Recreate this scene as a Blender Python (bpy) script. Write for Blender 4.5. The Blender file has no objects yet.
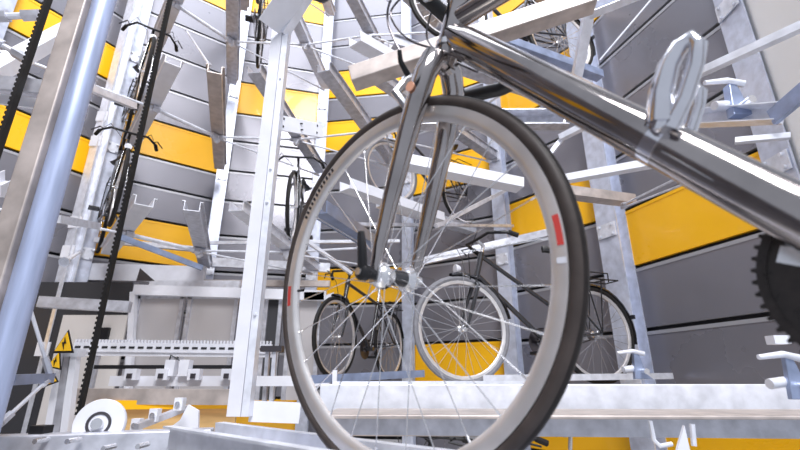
import bpy, math, random
from mathutils import Vector, Matrix
random.seed(7)
SC = bpy.context.scene
COL = SC.collection
PI = math.pi
V = Vector

# ------------------------------------------------------------------ camera
PITCH = math.atan(0.349)
cam_d = bpy.data.cameras.new('camera')
cam_d.sensor_width = 36; cam_d.lens = 36 * 444 / 800
cam_d.clip_start = 0.01
cam_d.dof.use_dof = True
cam_d.dof.focus_distance = 1.7
cam_d.dof.aperture_fstop = 4.2
cam = bpy.data.objects.new('camera', cam_d); COL.objects.link(cam)
cam.location = (0, 0, 0); cam.rotation_euler = (PI/2 + PITCH, 0, 0)
SC.camera = cam

# ------------------------------------------------------------------ world and light
w = bpy.data.worlds.new('daylight'); SC.world = w; w.use_nodes = True
bg = w.node_tree.nodes['Background']
bg.inputs[0].default_value = (0.80, 0.86, 1.0, 1); bg.inputs[1].default_value = 0.6
def area(name, loc, target, size, power, color):
    l = bpy.data.lights.new(name, 'AREA'); l.shape = 'RECTANGLE'; l.size = size[0]; l.size_y = size[1]
    l.energy = power; l.color = color
    o = bpy.data.objects.new(name, l); COL.objects.link(o); o.location = loc
    o.rotation_euler = (V(target)-V(loc)).to_track_quat('-Z', 'Y').to_euler()
    return o
area('daylight_from_the_open_side', (1.6, -4.6, 8.2), (-1.0, 3.6, 1.6), (4.0, 4.5), 1500, (.97, .97, 1.0))
area('daylight_from_the_roof', (-0.9, 2.3, 9.5), (-0.9, 2.3, 0), (5, 5), 420, (.88, .92, 1))
area('low_warm_fill', (-0.9, 1.6, -1.9), (-0.9, 3.2, 1.5), (2.2, 2.2), 22, (1, .93, .85))  # warm upward fill added to lift the tones from below, no real fixture
vs = SC.view_settings
vs.view_transform = 'Standard'; vs.look = 'None'; vs.gamma = 1; vs.use_curve_mapping = False
vs.exposure = 0.06

# ------------------------------------------------------------------ materials
def mat(name, col, rough=.5, metal=0., var=0., scale=8., bump=0., stretch=None, spec=.5, coat=0.):
    m = bpy.data.materials.new(name); m.use_nodes = True
    nt = m.node_tree; b = nt.nodes['Principled BSDF']
    b.inputs['Base Color'].default_value = (*col, 1); b.inputs['Roughness'].default_value = rough
    b.inputs['Metallic'].default_value = metal
    b.inputs['Specular IOR Level'].default_value = spec
    b.inputs['Coat Weight'].default_value = coat
    if var or bump:
        tc = nt.nodes.new('ShaderNodeTexCoord'); mp = nt.nodes.new('ShaderNodeMapping')
        nt.links.new(tc.outputs['Object'], mp.inputs[0])
        if stretch: mp.inputs['Scale'].default_value = stretch
        n = nt.nodes.new('ShaderNodeTexNoise'); n.inputs['Scale'].default_value = scale
        n.inputs['Detail'].default_value = 5
        nt.links.new(mp.outputs[0], n.inputs[0])
        if var:
            r = nt.nodes.new('ShaderNodeValToRGB')
            r.color_ramp.elements[0].position = .3; r.color_ramp.elements[1].position = .7
            r.color_ramp.elements[0].color = (*[max(0, c*(1-var)) for c in col], 1)
            r.color_ramp.elements[1].color = (*[min(1, c*(1+var)) for c in col], 1)
            nt.links.new(n.outputs[0], r.inputs[0]); nt.links.new(r.outputs[0], b.inputs['Base Color'])
            mr = nt.nodes.new('ShaderNodeMapRange')
            mr.inputs['To Min'].default_value = max(0, rough-.12); mr.inputs['To Max'].default_value = min(1, rough+.12)
            nt.links.new(n.outputs[0], mr.inputs[0]); nt.links.new(mr.outputs[0], b.inputs['Roughness'])
        if bump:
            bp = nt.nodes.new('ShaderNodeBump'); bp.inputs['Strength'].default_value = bump
            bp.inputs['Distance'].default_value = .01
            nt.links.new(n.outputs[0], bp.inputs['Height']); nt.links.new(bp.outputs[0], b.inputs['Normal'])
    return m
M = {
 'grey': mat('grey wall cladding', (.235, .23, .26), .30, .4, .05, 1.1, .0),
 'groove': mat('shadow gap steel', (.03, .03, .035), .6, .3),
 'lip': mat('panel edge', (.42, .42, .45), .4, .4),
 'yellow': mat('yellow lacquered panel', (1.0, .50, .008), .3, 0, .05, 1.2, .03, coat=.2),
 'white_wall': mat('off white wall sheet', (.93, .91, .88), .5, 0, .02, 2),
 'galv': mat('galvanised steel', (.60, .61, .67), .38, .6, .2, 20, .06),
 'galvl': mat('bright galvanised steel', (.78, .80, .87), .38, .4, .14, 18, .05),
 'galvb': mat('bluish galvanised steel', (.33, .39, .55), .34, .7, .2, 14, .06),
 'galvc': mat('lavender galvanised steel', (.64, .68, .80), .38, .4, .16, 14, .05),
 'mast': mat('blue-grey drawn steel', (.38, .44, .62), .45, .35, .22, 9, .05, stretch=(4, 4, .4)),
 'tan': mat('weathered zinc', (.52, .46, .43), .48, .5, .22, 12, .06),
 'white': mat('white painted steel', (.74, .75, .81), .4, .1, .06, 10),
 'black': mat('black plastic', (.014, .014, .016), .4, spec=.3),
 'rubber': mat('black rubber', (.016, .015, .015), .6, 0, .2, 30, spec=.25),
 'tyre': mat('worn tyre tread', (.020, .016, .015), .42, 0, .25, 40, .1, spec=.3),
 'sidewall': mat('tyre side wall', (.06, .048, .044), .5, 0, .2, 30, spec=.3),
 'greytyre': mat('grey tyre', (.20, .20, .22), .6, 0, .15, 30),
 'chrome': mat('polished steel', (.80, .80, .84), .07, 1., .12, 10, stretch=(1, 1, 1)),
 'titan': mat('polished titanium tube', (.42, .39, .38), .09, 1., .22, 9, .02),
 'silver': mat('silver alloy', (.78, .78, .80), .25, .9),
 'rim': mat('machined rim', (.84, .81, .80), .33, .72, .12, 9),
 'spoke': mat('steel spoke', (.72, .72, .74), .25, .9),
 'dark': mat('dark lacquer', (.035, .035, .04), .25, .3, coat=.5),
 'darks': mat('dark grey metal', (.12, .11, .12), .3, .8),
 'saddle': mat('black saddle cover', (.015, .015, .017), .5),
 'red': mat('red decal', (.6, .06, .05), .4),
 'badge': mat('peach badge', (.75, .38, .25), .4),
 'sticker': mat('warning yellow', (.95, .55, .02), .4),
 'floor': mat('concrete floor', (.45, .44, .43), .7, 0, .1, 4),
 'timber': mat('warm boards', (.62, .40, .17), .5, 0, .15, 6, stretch=(1, 8, 8)),
 'cream': mat('cream door leaf', (.60, .57, .55), .5, 0, .04, 2),
 'doorgrey': mat('pale grey door leaf', (.48, .46, .47), .35, .2, .05, 2),
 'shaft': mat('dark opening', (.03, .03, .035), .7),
 'chain': mat('oily chain', (.035, .028, .026), .3, .5, .3, 60),
}

# ------------------------------------------------------------------ mesh helpers
class MB:
    def __init__(s): s.v = []; s.f = []; s.m = []; s.mats = []
    def mi(s, m):
        if m not in s.mats: s.mats.append(m)
        return s.mats.index(m)
    def add(s, vs, fs, m):
        o = len(s.v); k = s.mi(m)
        s.v += [tuple(x) for x in vs]
        for f in fs: s.f.append([i+o for i in f]); s.m.append(k)
        return s
    def extrude(s, poly, p1, p2, m, up=(0, 0, 1)):
        p1, p2 = V(p1), V(p2); a = (p2-p1).normalized(); up = V(up)
        if abs(a.dot(up.normalized())) > .98: up = V((0, 1, 0)) if abs(a.y) < .9 else V((1, 0, 0))
        sd = a.cross(up).normalized(); u = sd.cross(a).normalized()
        n = len(poly)
        vs = [p1+sd*x+u*y for x, y in poly]+[p2+sd*x+u*y for x, y in poly]
        fs = [[i, (i+1) % n, n+(i+1) % n, n+i] for i in range(n)]+[list(range(n))[::-1], list(range(n, 2*n))]
        return s.add(vs, fs, m)
    def bar(s, p1, p2, w, h, m, up=(0, 0, 1)):
        return s.extrude([(-w/2, -h/2), (w/2, -h/2), (w/2, h/2), (-w/2, h/2)], p1, p2, m, up)
    def box(s, lo, hi, m):
        x0, y0, z0 = lo; x1, y1, z1 = hi
        return s.bar(((x0+x1)/2, y0, (z0+z1)/2), ((x0+x1)/2, y1, (z0+z1)/2), abs(x1-x0), abs(z1-z0), m)
    def tube(s, pts, r, m, n=10, closed=False, cap=True):
        pts = [V(p) for p in pts]; N = len(pts)
        rs = r if isinstance(r, (list, tuple)) else [r]*N
        fs = []; vs = []; prev = None
        for i, p in enumerate(pts):
            a = pts[(i+1) % N] if (closed or i < N-1) else p
            b = pts[i-1] if (closed or i > 0) else p
            t = (a-b).normalized()
            if prev is None:
                x = t.orthogonal().normalized()
            else:
                x = (prev - t*prev.dot(t)).normalized()
            prev = x; y = t.cross(x)
            for k in range(n):
                c = 2*PI*k/n
                vs.append(p+(x*math.cos(c)+y*math.sin(c))*rs[i])
        for i in range(N if closed else N-1):
            j = (i+1) % N
            for k in range(n):
                fs.append([i*n+k, i*n+(k+1) % n, j*n+(k+1) % n, j*n+k])
        if cap and not closed: fs += [list(range(n))[::-1], [(N-1)*n+k for k in range(n)]]
        return s.add(vs, fs, m)
    def lathe(s, prof, c, ax, m, n=48, closed=True):
        # prof: list (radius, axial) revolved about axis ax through c
        c = V(c); ax = V(ax).normalized(); x = ax.orthogonal().normalized(); y = ax.cross(x)
        P = len(prof); vs = []; fs = []
        for i in range(n):
            t = 2*PI*i/n; d = x*math.cos(t)+y*math.sin(t)
            for r, a in prof: vs.append(c+d*r+ax*a)
        for i in range(n):
            j = (i+1) % n
            for k in range(P if closed else P-1):
                l = (k+1) % P
                fs.append([i*P+k, i*P+l, j*P+l, j*P+k])
        return s.add(vs, fs, m)
    def ball(s, c, r, m, n=10, sc=(1, 1, 1)):
        c = V(c); vs = []; fs = []; R = n//2
        for i in range(R+1):
            ph = PI*i/R
            for k in range(n):
                t = 2*PI*k/n
                vs.append(c+V((r*sc[0]*math.sin(ph)*math.cos(t), r*sc[1]*math.sin(ph)*math.sin(t), r*sc[2]*math.cos(ph))))
        for i in range(R):
            for k in range(n): fs.append([i*n+k, (i+1)*n+k, (i+1)*n+(k+1) % n, i*n+(k+1) % n])
        return s.add(vs, fs, m)
    def build(s, name, parent=None, smooth=False, bevel=0, mw=None):
        me = bpy.data.meshes.new(name); me.from_pydata(s.v, [], s.f); me.update()
        for m in s.mats: me.materials.append(M[m])
        me.polygons.foreach_set('material_index', s.m)
        if smooth:
            me.polygons.foreach_set('use_smooth', [True]*len(me.polygons))
            me.set_sharp_from_angle(angle=math.radians(40))
        o = bpy.data.objects.new(name, me); COL.objects.link(o)
        if parent: o.parent = parent
        if bevel:
            b = o.modifiers.new('bevel', 'BEVEL'); b.width = bevel; b.segments = 2; b.limit_method = 'ANGLE'
        return o
def tag(o, label, cat, group=None):
    if not 4 <= len(label.split()) <= 16: print('LABELLEN', label)
    o['label'] = label; o['category'] = cat
    if group: o['group'] = group
    return o
def struct(o): o['kind'] = 'structure'; return o
def empty(name, loc=(0, 0, 0)):
    o = bpy.data.objects.new(name, None); o.empty_display_size = .1; COL.objects.link(o); o.location = loc; return o

cp, sp = math.cos(PITCH), math.sin(PITCH)
def at(u, v, y):
    """point of the place seen in direction (u, v) at forward distance y"""
    a = (u-400)/444; b = (225-v)/444
    dy = cp-sp*b; dz = sp+cp*b
    return V((a/dy*y, y, dz/dy*y))

# profiles (x across, y up)
RECT = lambda w, h: [(-w/2, -h/2), (w/2, -h/2), (w/2, h/2), (-w/2, h/2)]
def U(w, h, t=.005): return [(-w/2, 0), (w/2, 0), (w/2, h), (w/2-t, h), (w/2-t, t), (-w/2+t, t), (-w/2+t, h), (-w/2, h)]
def C(w, h, t=.005): return [(-w/2, 0), (w/2, 0), (w/2, t), (-w/2+t, t), (-w/2+t, h-t), (w/2, h-t), (w/2, h), (-w/2, h)]
def H(w, h, t=.008): return [(-w/2, -h/2), (w/2, -h/2), (w/2, -h/2+t), (t/2, -h/2+t), (t/2, h/2-t), (w/2, h/2-t), (w/2, h/2), (-w/2, h/2), (-w/2, h/2-t), (-t/2, h/2-t), (-t/2, -h/2+t), (-w/2, -h/2+t)]
def L(w, h, t=.006): return [(-w/2, -h/2), (w/2, -h/2), (w/2, -h/2+t), (-w/2+t, -h/2+t), (-w/2+t, h/2), (-w/2, h/2)]
def bolt(c, d, r=.012, l=.02, parent=None, m='galvl'):
    b = MB(); d = V(d).normalized(); c = V(c)
    b.lathe([(0, 0), (r*1.5, 0), (r*1.5, l*.25), (r, l*.25), (r, l), (0, l)], c, d, m, 6, closed=False)
    return b.build('bolt', parent)

# ------------------------------------------------------------------ tower wall: a sixteen-sided shell
CX, CY, R = -0.92, 2.30, 3.13
def vert(i, r=R):
    if i == 3: return V((2.30, 2.36, 0))
    a = math.radians(19.5+22.5*i)
    return V((CX+r*math.sin(a), CY+r*math.cos(a), 0))
def radial(a, r, z=0):
    a = math.radians(a); return V((CX+r*math.sin(a), CY+r*math.cos(a), z))
ZT = 6.3
rows = {
 3: ([-2.4, 0.1, 2.6, 5.1, ZT], []),
 2: ([-2.4, -1.64, -1.14, -.64, -.14, .36, .86, 1.36, 1.86, 2.36, 2.86, 3.36, 3.86, 4.36, 4.86, 5.36, ZT], [3, 6, 11]),
 1: ([-2.4, -1.62, -1.12, -.62, -.13, .36, .85, 1.34, 1.83, 2.32, 2.81, 3.3, 3.8, 4.3, 4.8, 5.3, ZT], [3, 7, 10, 13]),
 0: ([-2.4, -1.44, -.98, -.53, -.075, .38, .83, 1.28, 1.73, 2.2, 2.65, 3.1, 3.55, 4.0, 4.45, 4.9, 5.4, ZT], [4, 9, 12]),
 -1: ([-2.4, -1.6, -1.1, -.6, -.1, .38, .85, 1.3, 1.8, 2.35, 2.93, 3.41, 3.79, 4.25, 4.7, 5.2, 5.7, ZT], [6, 10, 12]),
 -2: ([-2.4, -1.7, -1.2, -.7, -.2, .3, .75, 1.2, 1.65, 2.11, 2.52, 2.95, 3.37, 3.87, 4.23, 4.65, 5.1, 5.55, ZT], [3, 12, 16]),
 -3: ([-2.4, -1.7, -1.2, -.7, -.2, .2, .7, 1.2, 1.7, 2.1, 2.45, 2.93, 3.4, 3.9, 4.4, 4.95, 5.4, 5.9, ZT], [3, 7, 10, 15]),
 -4: ([-2.4, -1.7, -1.2, -.7, -.2, .2, .7, 1.15, 1.6, 2.03, 2.44, 2.85, 3.22, 3.67, 4.1, 4.6, 5.1, ZT], [5, 9, 12, 15]),
 -5: ([-2.4, -1.2, 0, .7, 1.2, 1.7, 2.2, 2.7, 3.2, 3.7, 4.3, 5, ZT], [4, 8]),
 -6: ([-2.4, -1.2, 0, .7, 1.2, 1.7, 2.2, 2.7, 3.2, 3.7, 4.3, 5, ZT], [6]),
 -7: ([-2.4, -1.2, 0, .7, 1.2, 1.7, 2.2, 2.7, 3.2, 3.7, 4.3, 5, ZT], [3, 7]),
 -8: ([-2.4, -1.2, 0, .7, 1.2, 1.7, 2.2, 2.7, 3.2, 3.7, 4.3, 5, ZT], [8]),
}
names = {3: 'wall_right_near', 2: 'wall_right', 1: 'wall_right_back', 0: 'wall_back_right', -1: 'wall_back', -2: 'wall_back_left', -3: 'wall_left_back', -4: 'wall_left', -5: 'wall_left_near', -6: 'wall_left_side', -7: 'wall_left_rear', -8: 'wall_rear'}
for i, (zs, ys) in rows.items():
    A, B = vert(i), vert(i+1)
    out = ((A+B)/2-V((CX, CY, 0))).normalized()
    g = 'white_wall' if i == 3 else 'grey'
    lip = 'lip'
    w = MB()
    mid = lambda P, z, o: P+out*o+V((0, 0, z))
    w.extrude([(-.02, -2.4), (.02, -2.4), (.02, ZT), (-.02, ZT)], mid(A, 0, .05), mid(B, 0, .05), 'groove' if i != 3 else 'white_wall')
    ypan = []
    for k in range(len(zs)-1):
        z0, z1 = zs[k], zs[k+1]
        tgt = w
        if k in ys: tgt = MB(); ypan.append(tgt)
        body = 'yellow' if k in ys else g
        # cassette: sheet recessed, with a folded lip top and bottom
        P, Q = mid(A, 0, 0), mid(B, 0, 0)
        sgn = -1
        tgt.extrude([(0, z0+.028), (.02, z0+.028), (.02, z1-.004), (0, z1-.004)], mid(A, 0, .01), mid(B, 0, .01), body)
        if i != 3:
            tgt.extrude([(-.012, z1-.03), (.012, z1-.03), (.012, z1-.004), (-.012, z1-.004)], mid(A, 0, -.002), mid(B, 0, -.002), body if k in ys else lip)
            tgt.extrude([(-.026, z0+.026), (.006, z0+.026), (.006, z0+.046), (-.026, z0+.046)], mid(A, 0, -.002), mid(B, 0, -.002), body if k in ys else lip)
    wo = struct(w.build(names[i]))
    for t in ypan: t.build('yellow_panel', wo)
fl = MB()
ring = [vert(i, R+.1) for i in range(16)]
fl.add([p+V((0, 0, -2.42)) for p in ring], [list(range(16))[::-1]], 'floor')
struct(fl.build('floor'))

# ------------------------------------------------------------------ wall columns
clabel = {
 3: 'blue-grey steel wall column at the top right, beside the off-white wall sheet',
 2: 'wide galvanised wall column between the dark grey wall and the rear wheel of the trekking bicycle',
 1: 'galvanised wall column right behind the handlebar of the trekking bicycle',
 0: 'galvanised wall column seen behind the left fork blade of the polished bicycle',
 -1: 'slim galvanised wall column just right of the tall white inner post',
 -2: 'slim galvanised wall column just left of the tall white inner post',
 -3: 'pale wall column behind the two edge-on bicycles on the left',
 -4: 'wall column at the far left edge behind the toothed belt',
}
def column(i, w, d):
    P = vert(i, R-.09)
    out = (P-V((CX, CY, 0))).normalized()
    e = empty('steel_column', (P.x, P.y, -2.42))
    b = MB()
    H_ = H(w, d, .012)
    b.extrude(H_, (0, 0, 0), (0, 0, ZT+2.4), 'galvc', up=out)
    b.build('shaft', e)
    for z in [2.42+.016+1.2*k for k in range(-1, 4)]:
        b = MB(); b.extrude([(-w*.45, -.005), (w*.45, -.005), (w*.45, .005), (-w*.45, .005)], V((0, 0, z-.08))-out*(d/2+.01), V((0, 0, z+.04))-out*(d/2+.01), 'galvl', up=out)
        pl = b.build('bolt_plate', e)
        for sx in (-1, 1):
            tn = V((-out.y, out.x, 0))
            for zz in (-.06, .02):
                bb = MB(); bb.lathe([(0, 0), (.012, 0), (.012, .014), (0, .014)], V((0, 0, z+zz))-out*(d/2+.018)+tn*sx*w*.3, -out, 'galvl', 6, closed=False)
                bb.build('bolt', pl)
    tag(e, clabel[i], 'column', 'wall columns of the round tower')
for i, w_, d_ in ((3, .20, .14), (2, .20, .14), (1, .15, .12), (0, .12, .1), (-1, .13, .1), (-2, .13, .1), (-3, .12, .1), (-4, .12, .1)):
    column(i, w_, d_)

# ------------------------------------------------------------------ radial bike channels, ring rods
LZ = lambda k: .016+1.2*k
slot = {-25.5: 'left of the white post', -3: 'behind the white post', 19.5: 'behind the polished fork', 42: 'right of the polished fork', 64.5: 'by the dark grey wall'}
pair = {-25.5: 'left of the white post', -3: 'between white post and fork', 19.5: 'right beside the polished fork', 42: 'towards the dark grey wall'}
tier = {1: 'lowest overhead tier', 2: 'second overhead tier', 3: 'third overhead tier', 4: 'topmost tier'}
def bike_channel(p1, p2, label, w=.11, h=.075, m='galv', name='bike_channel', group='radial bike channels'):
    """U rail from inner end p1 to outer end p2, with end hook and bolts"""
    p1, p2 = V(p1), V(p2)
    e = empty(name, p1); d = (p2-p1)
    sd = d.cross(V((0, 0, 1))).normalized()
    b = MB(); b.extrude(U(w, h, .006), (0, 0, 0), d, m); 
    # outward lips
    for s in (-1, 1):
        b.extrude([(s*w/2, h-.005), (s*(w/2+.018), h-.005), (s*(w/2+.018), h), (s*w/2, h)][::s], (0, 0, 0), d, m)
    b.build('rail', e)
    b = MB(); n = d.normalized()
    b.extrude([(-w/2+.004, .0), (w/2-.004, .0), (w/2-.004, h), (-w/2+.004, h)], d-n*.006, d, 'galvl'); b.build('end_plate', e)
    tag(e, label, 'rail', group)
    return e
def junction(P, parent):
    b = MB(); b.bar(P-V((0, 0, .05)), P+V((0, 0, .0)), .05, .05, 'galvl'); b.ball(P-V((0, 0, .045)), .028, 'galvl', 8)
    return b.build('clamp', parent)
def rod(p1, p2, label, r=.011, name='tie_rod', group='ring tie rods', m='galvl'):
    e = empty(name, p1); p1, p2 = V(p1), V(p2); d = p2-p1
    b = MB(); b.tube([(0, 0, 0), d], r, m, 8); b.build('rod', e, smooth=True)
    n = d.normalized()
    for q, s in ((V((0, 0, 0)), 1), (d, -1)):
        b = MB(); b.tube([q+n*s*.0, q+n*s*.06], r*1.9, 'galv', 6); b.build('end_nut', e)
    tag(e, label, 'rod', group); return e
RJ = 1.85
slots = [-25.5, -3, 19.5, 42, 64.5]
lines = {-25.5: ((-1.51, 3.0), (-2.14, 4.75)), -3: ((-1.19, 3.0), (-.96, 4.85)), 19.5: ((-.62, 2.98), (-.10, 4.6)),
         42: (tuple(radial(42, .95))[:2], tuple(radial(42, 2.95))[:2]), 64.5: (tuple(radial(64.5, .95))[:2], tuple(radial(64.5, 2.95))[:2])}
def on(a, f, z):
    p, q = lines[a]; return V((p[0]+(q[0]-p[0])*f, p[1]+(q[1]-p[1])*f, z))
for k in (1, 2, 3, 4):
    for a in slots:
        if k == 4 and a > 0: continue
        if (k, a) in ((1, 19.5), (1, 42), (1, 64.5)): continue
        z = LZ(k)-.06
        ri = .95
        bike_channel(on(a, 0, z), on(a, 1, z), 'galvanised bike channel, %s, %s' % (tier[k], slot[a]),
                     m=random.choice(['galv', 'galvl', 'galv', 'tan']))
    for j in range(len(slots)-1):
        if k == 4 and j > 1: continue
        a, b_ = slots[j], slots[j+1]
        z = LZ(k)-.085
        if k == 1 and a > -3: continue
        e = rod(on(a, .55, z), on(b_, .55, z), 'thin level tie rod, %s, %s' % (tier[k], pair[a]))
        junction(V((0, 0, 0)), e)
        e = rod(on(a, .55, z-.01), on(b_, .97, z-.03), 'slanting brace rod, %s, %s' % (tier[k], pair[a]), r=.009, name='brace_rod', group='slanting brace rods')

# ------------------------------------------------------------------ wheels and bicycles
def wheel(parent, name, c, r, m_tyre='rubber', tw=.016, n=36, fine=False, spokes=28, rimm='rim', hubm='silver'):
    c = V(c)
    b = MB(); rr = r-tw*1.55
    b.lathe([(rr+.002, -.010), (rr+.002, .010), (rr-.018, .0085), (rr-.026, .004), (rr-.026, -.004), (rr-.018, -.0085)], c, (0, 1, 0), rimm, n*2 if fine else n)
    rim = b.build(name, parent, smooth=True)
    b = MB(); K = 12 if fine else 8
    prof = [(r-tw+tw*math.cos(2*PI*k/K), tw*.95*math.sin(2*PI*k/K)) for k in range(K)]
    b.lathe(prof, c, (0, 1, 0), m_tyre, n*2 if fine else n)
    b.build('tyre', rim, smooth=True)
    b = MB(); hw = .033
    b.lathe([(0, -hw), (.018, -hw), (.022, -hw+.004), (.012, -hw+.009), (.010, 0), (.012, hw-.009), (.022, hw-.004), (.018, hw), (0, hw)], c, (0, 1, 0), hubm, 16, closed=False)
    b.lathe([(0, -.052), (.006, -.052), (.006, .052), (0, .052)], c, (0, 1, 0), 'silver', 8, closed=False)
    b.build('hub', rim, smooth=True)
    if spokes:
        sb = MB() if not fine else None
        for i in range(spokes):
            t = 2*PI*i/spokes; side = 1 if i % 2 else -1
            off = (2*PI/spokes)*3.2*(1 if (i//2) % 2 else -1)
            p = c+V((.019*math.cos(t+off), side*(hw-.004), .019*math.sin(t+off)))
            q = c+V(((rr-.017)*math.cos(t), 0, (rr-.017)*math.sin(t)))
            if fine:
                b = MB(); b.tube([p, q], .001, 'spoke', 5); b.tube([q+(p-q).normalized()*.012, q], .0019, 'silver', 6); b.build('spoke', rim)
            else: sb.tube([p, q], .0014, 'spoke', 4)
        if sb: sb.build('spokes', rim)
    return rim
def arc(c, r, a0, a1, n=16):
    return [(c[0]+r*math.cos(math.radians(a0+(a1-a0)*i/n)), c[1], c[2]+r*math.sin(math.radians(a0+(a1-a0)*i/n))) for i in range(n+1)]
def bicycle(label, ground, az, frame='dark', style='trek', tyre='rubber', detail=2, tint='rim', lamp=True, rack=True):
    """bicycle with front tyre touching the ground point; az = compass of its FRONT"""
    e = empty('bicycle', ground)
    e.rotation_euler = (0, 0, math.radians(90-az))
    r = .343; WB = 1.06
    hb, ht = V((-.115, 0, .67)), V((-.170, 0, .86))
    bb = V((-.62, 0, .28)); rh = V((-WB, 0, r)); st = V((-.78, 0, .76)); fh = V((0, 0, r))
    f = MB()
    f.tube([hb, ht], .019, frame, 10)
    f.tube([hb+V((-.01, 0, .03)), bb], .017, frame, 10)
    if style == 'trek': f.tube([ht+V((-.0, 0, -.03)), V((-.70, 0, .52))], .015, frame, 10)
    else: f.tube([ht+V((0, 0, -.03)), st+V((.01, 0, -.03))], .015, frame, 10)
    f.tube([bb, st], .016, frame, 10)
    for s in (-1, 1):
        f.tube([bb+V((0, s*.03, 0)), rh+V((0, s*.06, 0))], .009, frame, 6)
        f.tube([st+V((.02, s*.015, -.05)), rh+V((0, s*.06, 0))], .008, frame, 6)
    f.tube([bb+V((0, -.04, 0)), bb+V((0, .04, 0))], .022, frame, 10)
    f.build('frame', e, smooth=True)
    f = MB()
    f.tube([hb, hb+V((.01, 0, -.03))], .02, frame, 10)
    for s in (-1, 1):
        f.tube([hb+V((.005, 0, -.02)), hb+V((.012, s*.045, -.05)), V((-.05, s*.055, .48)), fh+V((0, s*.055, 0))], [.016, .015, .013, .009], frame, 8)
    f.build('fork', e, smooth=True)
    f = MB()
    f.tube([ht, ht+V((-.015, 0, .05)), ht+V((.03, 0, .085))], .013, 'silver' if style == 'trek' else 'black', 8)
    z = ht.z+.085; x0 = ht.x+.03
    pts = [(x0-.15, -.25, z-.02), (x0-.10, -.23, z+.0), (x0, -.15, z+.01), (x0+.01, -.04, z), (x0+.01, .04, z), (x0, .15, z+.01), (x0-.10, .23, z+.0), (x0-.15, .25, z-.02)]
    f.tube(pts, .011, 'black', 8)
    hbar = f.build('handlebar', e, smooth=True)
    for s in (-1, 1):
        g = MB(); g.tube([(x0-.16, s*.253, z-.024), (x0-.10, s*.23, z+.0)], .017, 'rubber', 8); g.build('grip', hbar, smooth=True)
        g = MB(); g.tube([(x0-.06, s*.21, z+.005), (x0-.0, s*.23, z-.01), (x0-.07, s*.29, z-.03)], .006, 'black', 6); g.build('brake_lever', hbar, smooth=True)
        g = MB(); g.tube([(x0-.03, s*.20, z+.01), (x0+.09, s*.16, z-.0), (x0+.10, s*.05, z-.12), (-.06, s*.02, .66)], .003, 'black', 5); g.build('cable', hbar, smooth=True)
    # saddle
    f = MB()
    f.tube([st, st+V((-.035, 0, .15))], .013, 'silver', 8); f.build('seat_post', e, smooth=True)
    sx, sz = st.x-.045, st.z+.18
    vs = []; prof = [(.15, .012, 0), (.13, .022, .004), (.05, .035, 0), (-.04, .065, .0), (-.10, .085, .012), (-.135, .06, .018), (-.145, .02, .015)]
    fs = []
    for x, hw, dz in prof:
        for t in range(8):
            c_ = 2*PI*t/8
            vs.append((sx+x, hw*math.cos(c_), sz+dz+(.018 if math.sin(c_) > 0 else .034)*math.sin(c_)))
    for i in range(len(prof)-1):
        for t in range(8): fs.append([i*8+t, i*8+(t+1) % 8, i*8+8+(t+1) % 8, i*8+8+t])
    fs += [list(range(8)), [48+t for t in range(8)][::-1]]
    f = MB(); f.add(vs, fs, 'saddle'); f.tube([(sx+.08, 0, sz-.03), (sx-.07, 0, sz-.035)], .008, 'silver', 6); f.build('saddle', e, smooth=True)
    # wheels
    wheel(e, 'front_wheel', fh, r, tyre, .019, 36, False, 28, tint)
    wheel(e, 'rear_wheel', rh, r, 'rubber', .019, 36, False, 28, tint)
    # mudguards
    for nm, c, a0, a1 in (('front_mudguard', fh, 78, 168), ('rear_mudguard', rh, 20, 190)):
        f = MB(); P = arc(c, r+.014, a0, a1, 14)
        vs = []; fs = []
        for x, y, zz in P:
            dx, dz = x-c.x, zz-c.z; l = math.hypot(dx, dz); dx /= l; dz /= l
            for yy, ro in ((-.026, -.012), (-.015, .004), (.015, .004), (.026, -.012)):
                vs.append((x+dx*ro, yy, zz+dz*ro))
        for i in range(len(P)-1):
            for t in range(3): fs.append([i*4+t, i*4+t+1, i*4+5+t, i*4+4+t])
        f.add(vs, fs, frame)
        q = P[len(P)//6]
        for s in (-1, 1): f.tube([(c.x, s*.05, c.z), (q[0], s*.026, q[2])], .002, 'silver', 4)
        o = f.build(nm, e, smooth=True)
        if nm[0] == 'r':
            g = MB(); g.box((c.x-.372, -.02, c.z+.12), (c.x-.355, .02, c.z+.15), 'dark')
            g.build('rear_lamp', e)
    if lamp:
        f = MB(); f.lathe([(0, -.03), (.02, -.025), (.03, 0), (.03, .01), (0, .01)], (.03, 0, .73), (1, 0, 0), 'white', 12, closed=False)
        f.tube([(.03, 0, .72), (-.07, 0, .68)], .005, 'silver', 5); f.build('headlight', e, smooth=True)
    if rack:
        f = MB(); zr = r+.39
        for s in (-1, 1):
            f.tube([(st.x-.03, s*.05, zr), (-1.28, s*.06, zr)], .006, 'black', 6)
            f.tube([(-1.12, s*.06, zr), (rh.x, s*.065, r)], .005, 'black', 6); f.tube([(-.98, s*.06, zr), (rh.x, s*.065, r)], .005, 'black', 6)
        for x in (-.86, -.96, -1.06, -1.16, -1.28): f.tube([(x, -.055, zr), (x, .055, zr)], .005, 'black', 6)
        f.tube([(-.9, 0, zr), (-.95, .05, zr+.05), (-1.2, .05, zr+.05), (-1.25, 0, zr)], .005, 'black', 6)
        f.build('luggage_rack', e, smooth=True)
    # drive: chainring on the right side (-y)
    f = MB(); f.lathe([(.03, -.058), (.093, -.058), (.093, -.053), (.03, -.053)], bb*1, (0, 1, 0), 'darks', 28)
    for k in range(5):
        t = 2*PI*k/5; f.bar(bb+V((0, -.055, 0)), bb+V((.085*math.cos(t), -.055, .085*math.sin(t))), .012, .004, 'darks', up=(0, 1, 0))
    f.tube([bb+V((0, -.055, .093)), rh+V((0, -.055, .035))], .004, 'chain', 5); f.tube([bb+V((0, -.055, -.093)), rh+V((0, -.055, -.035))], .004, 'chain', 5)
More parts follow.
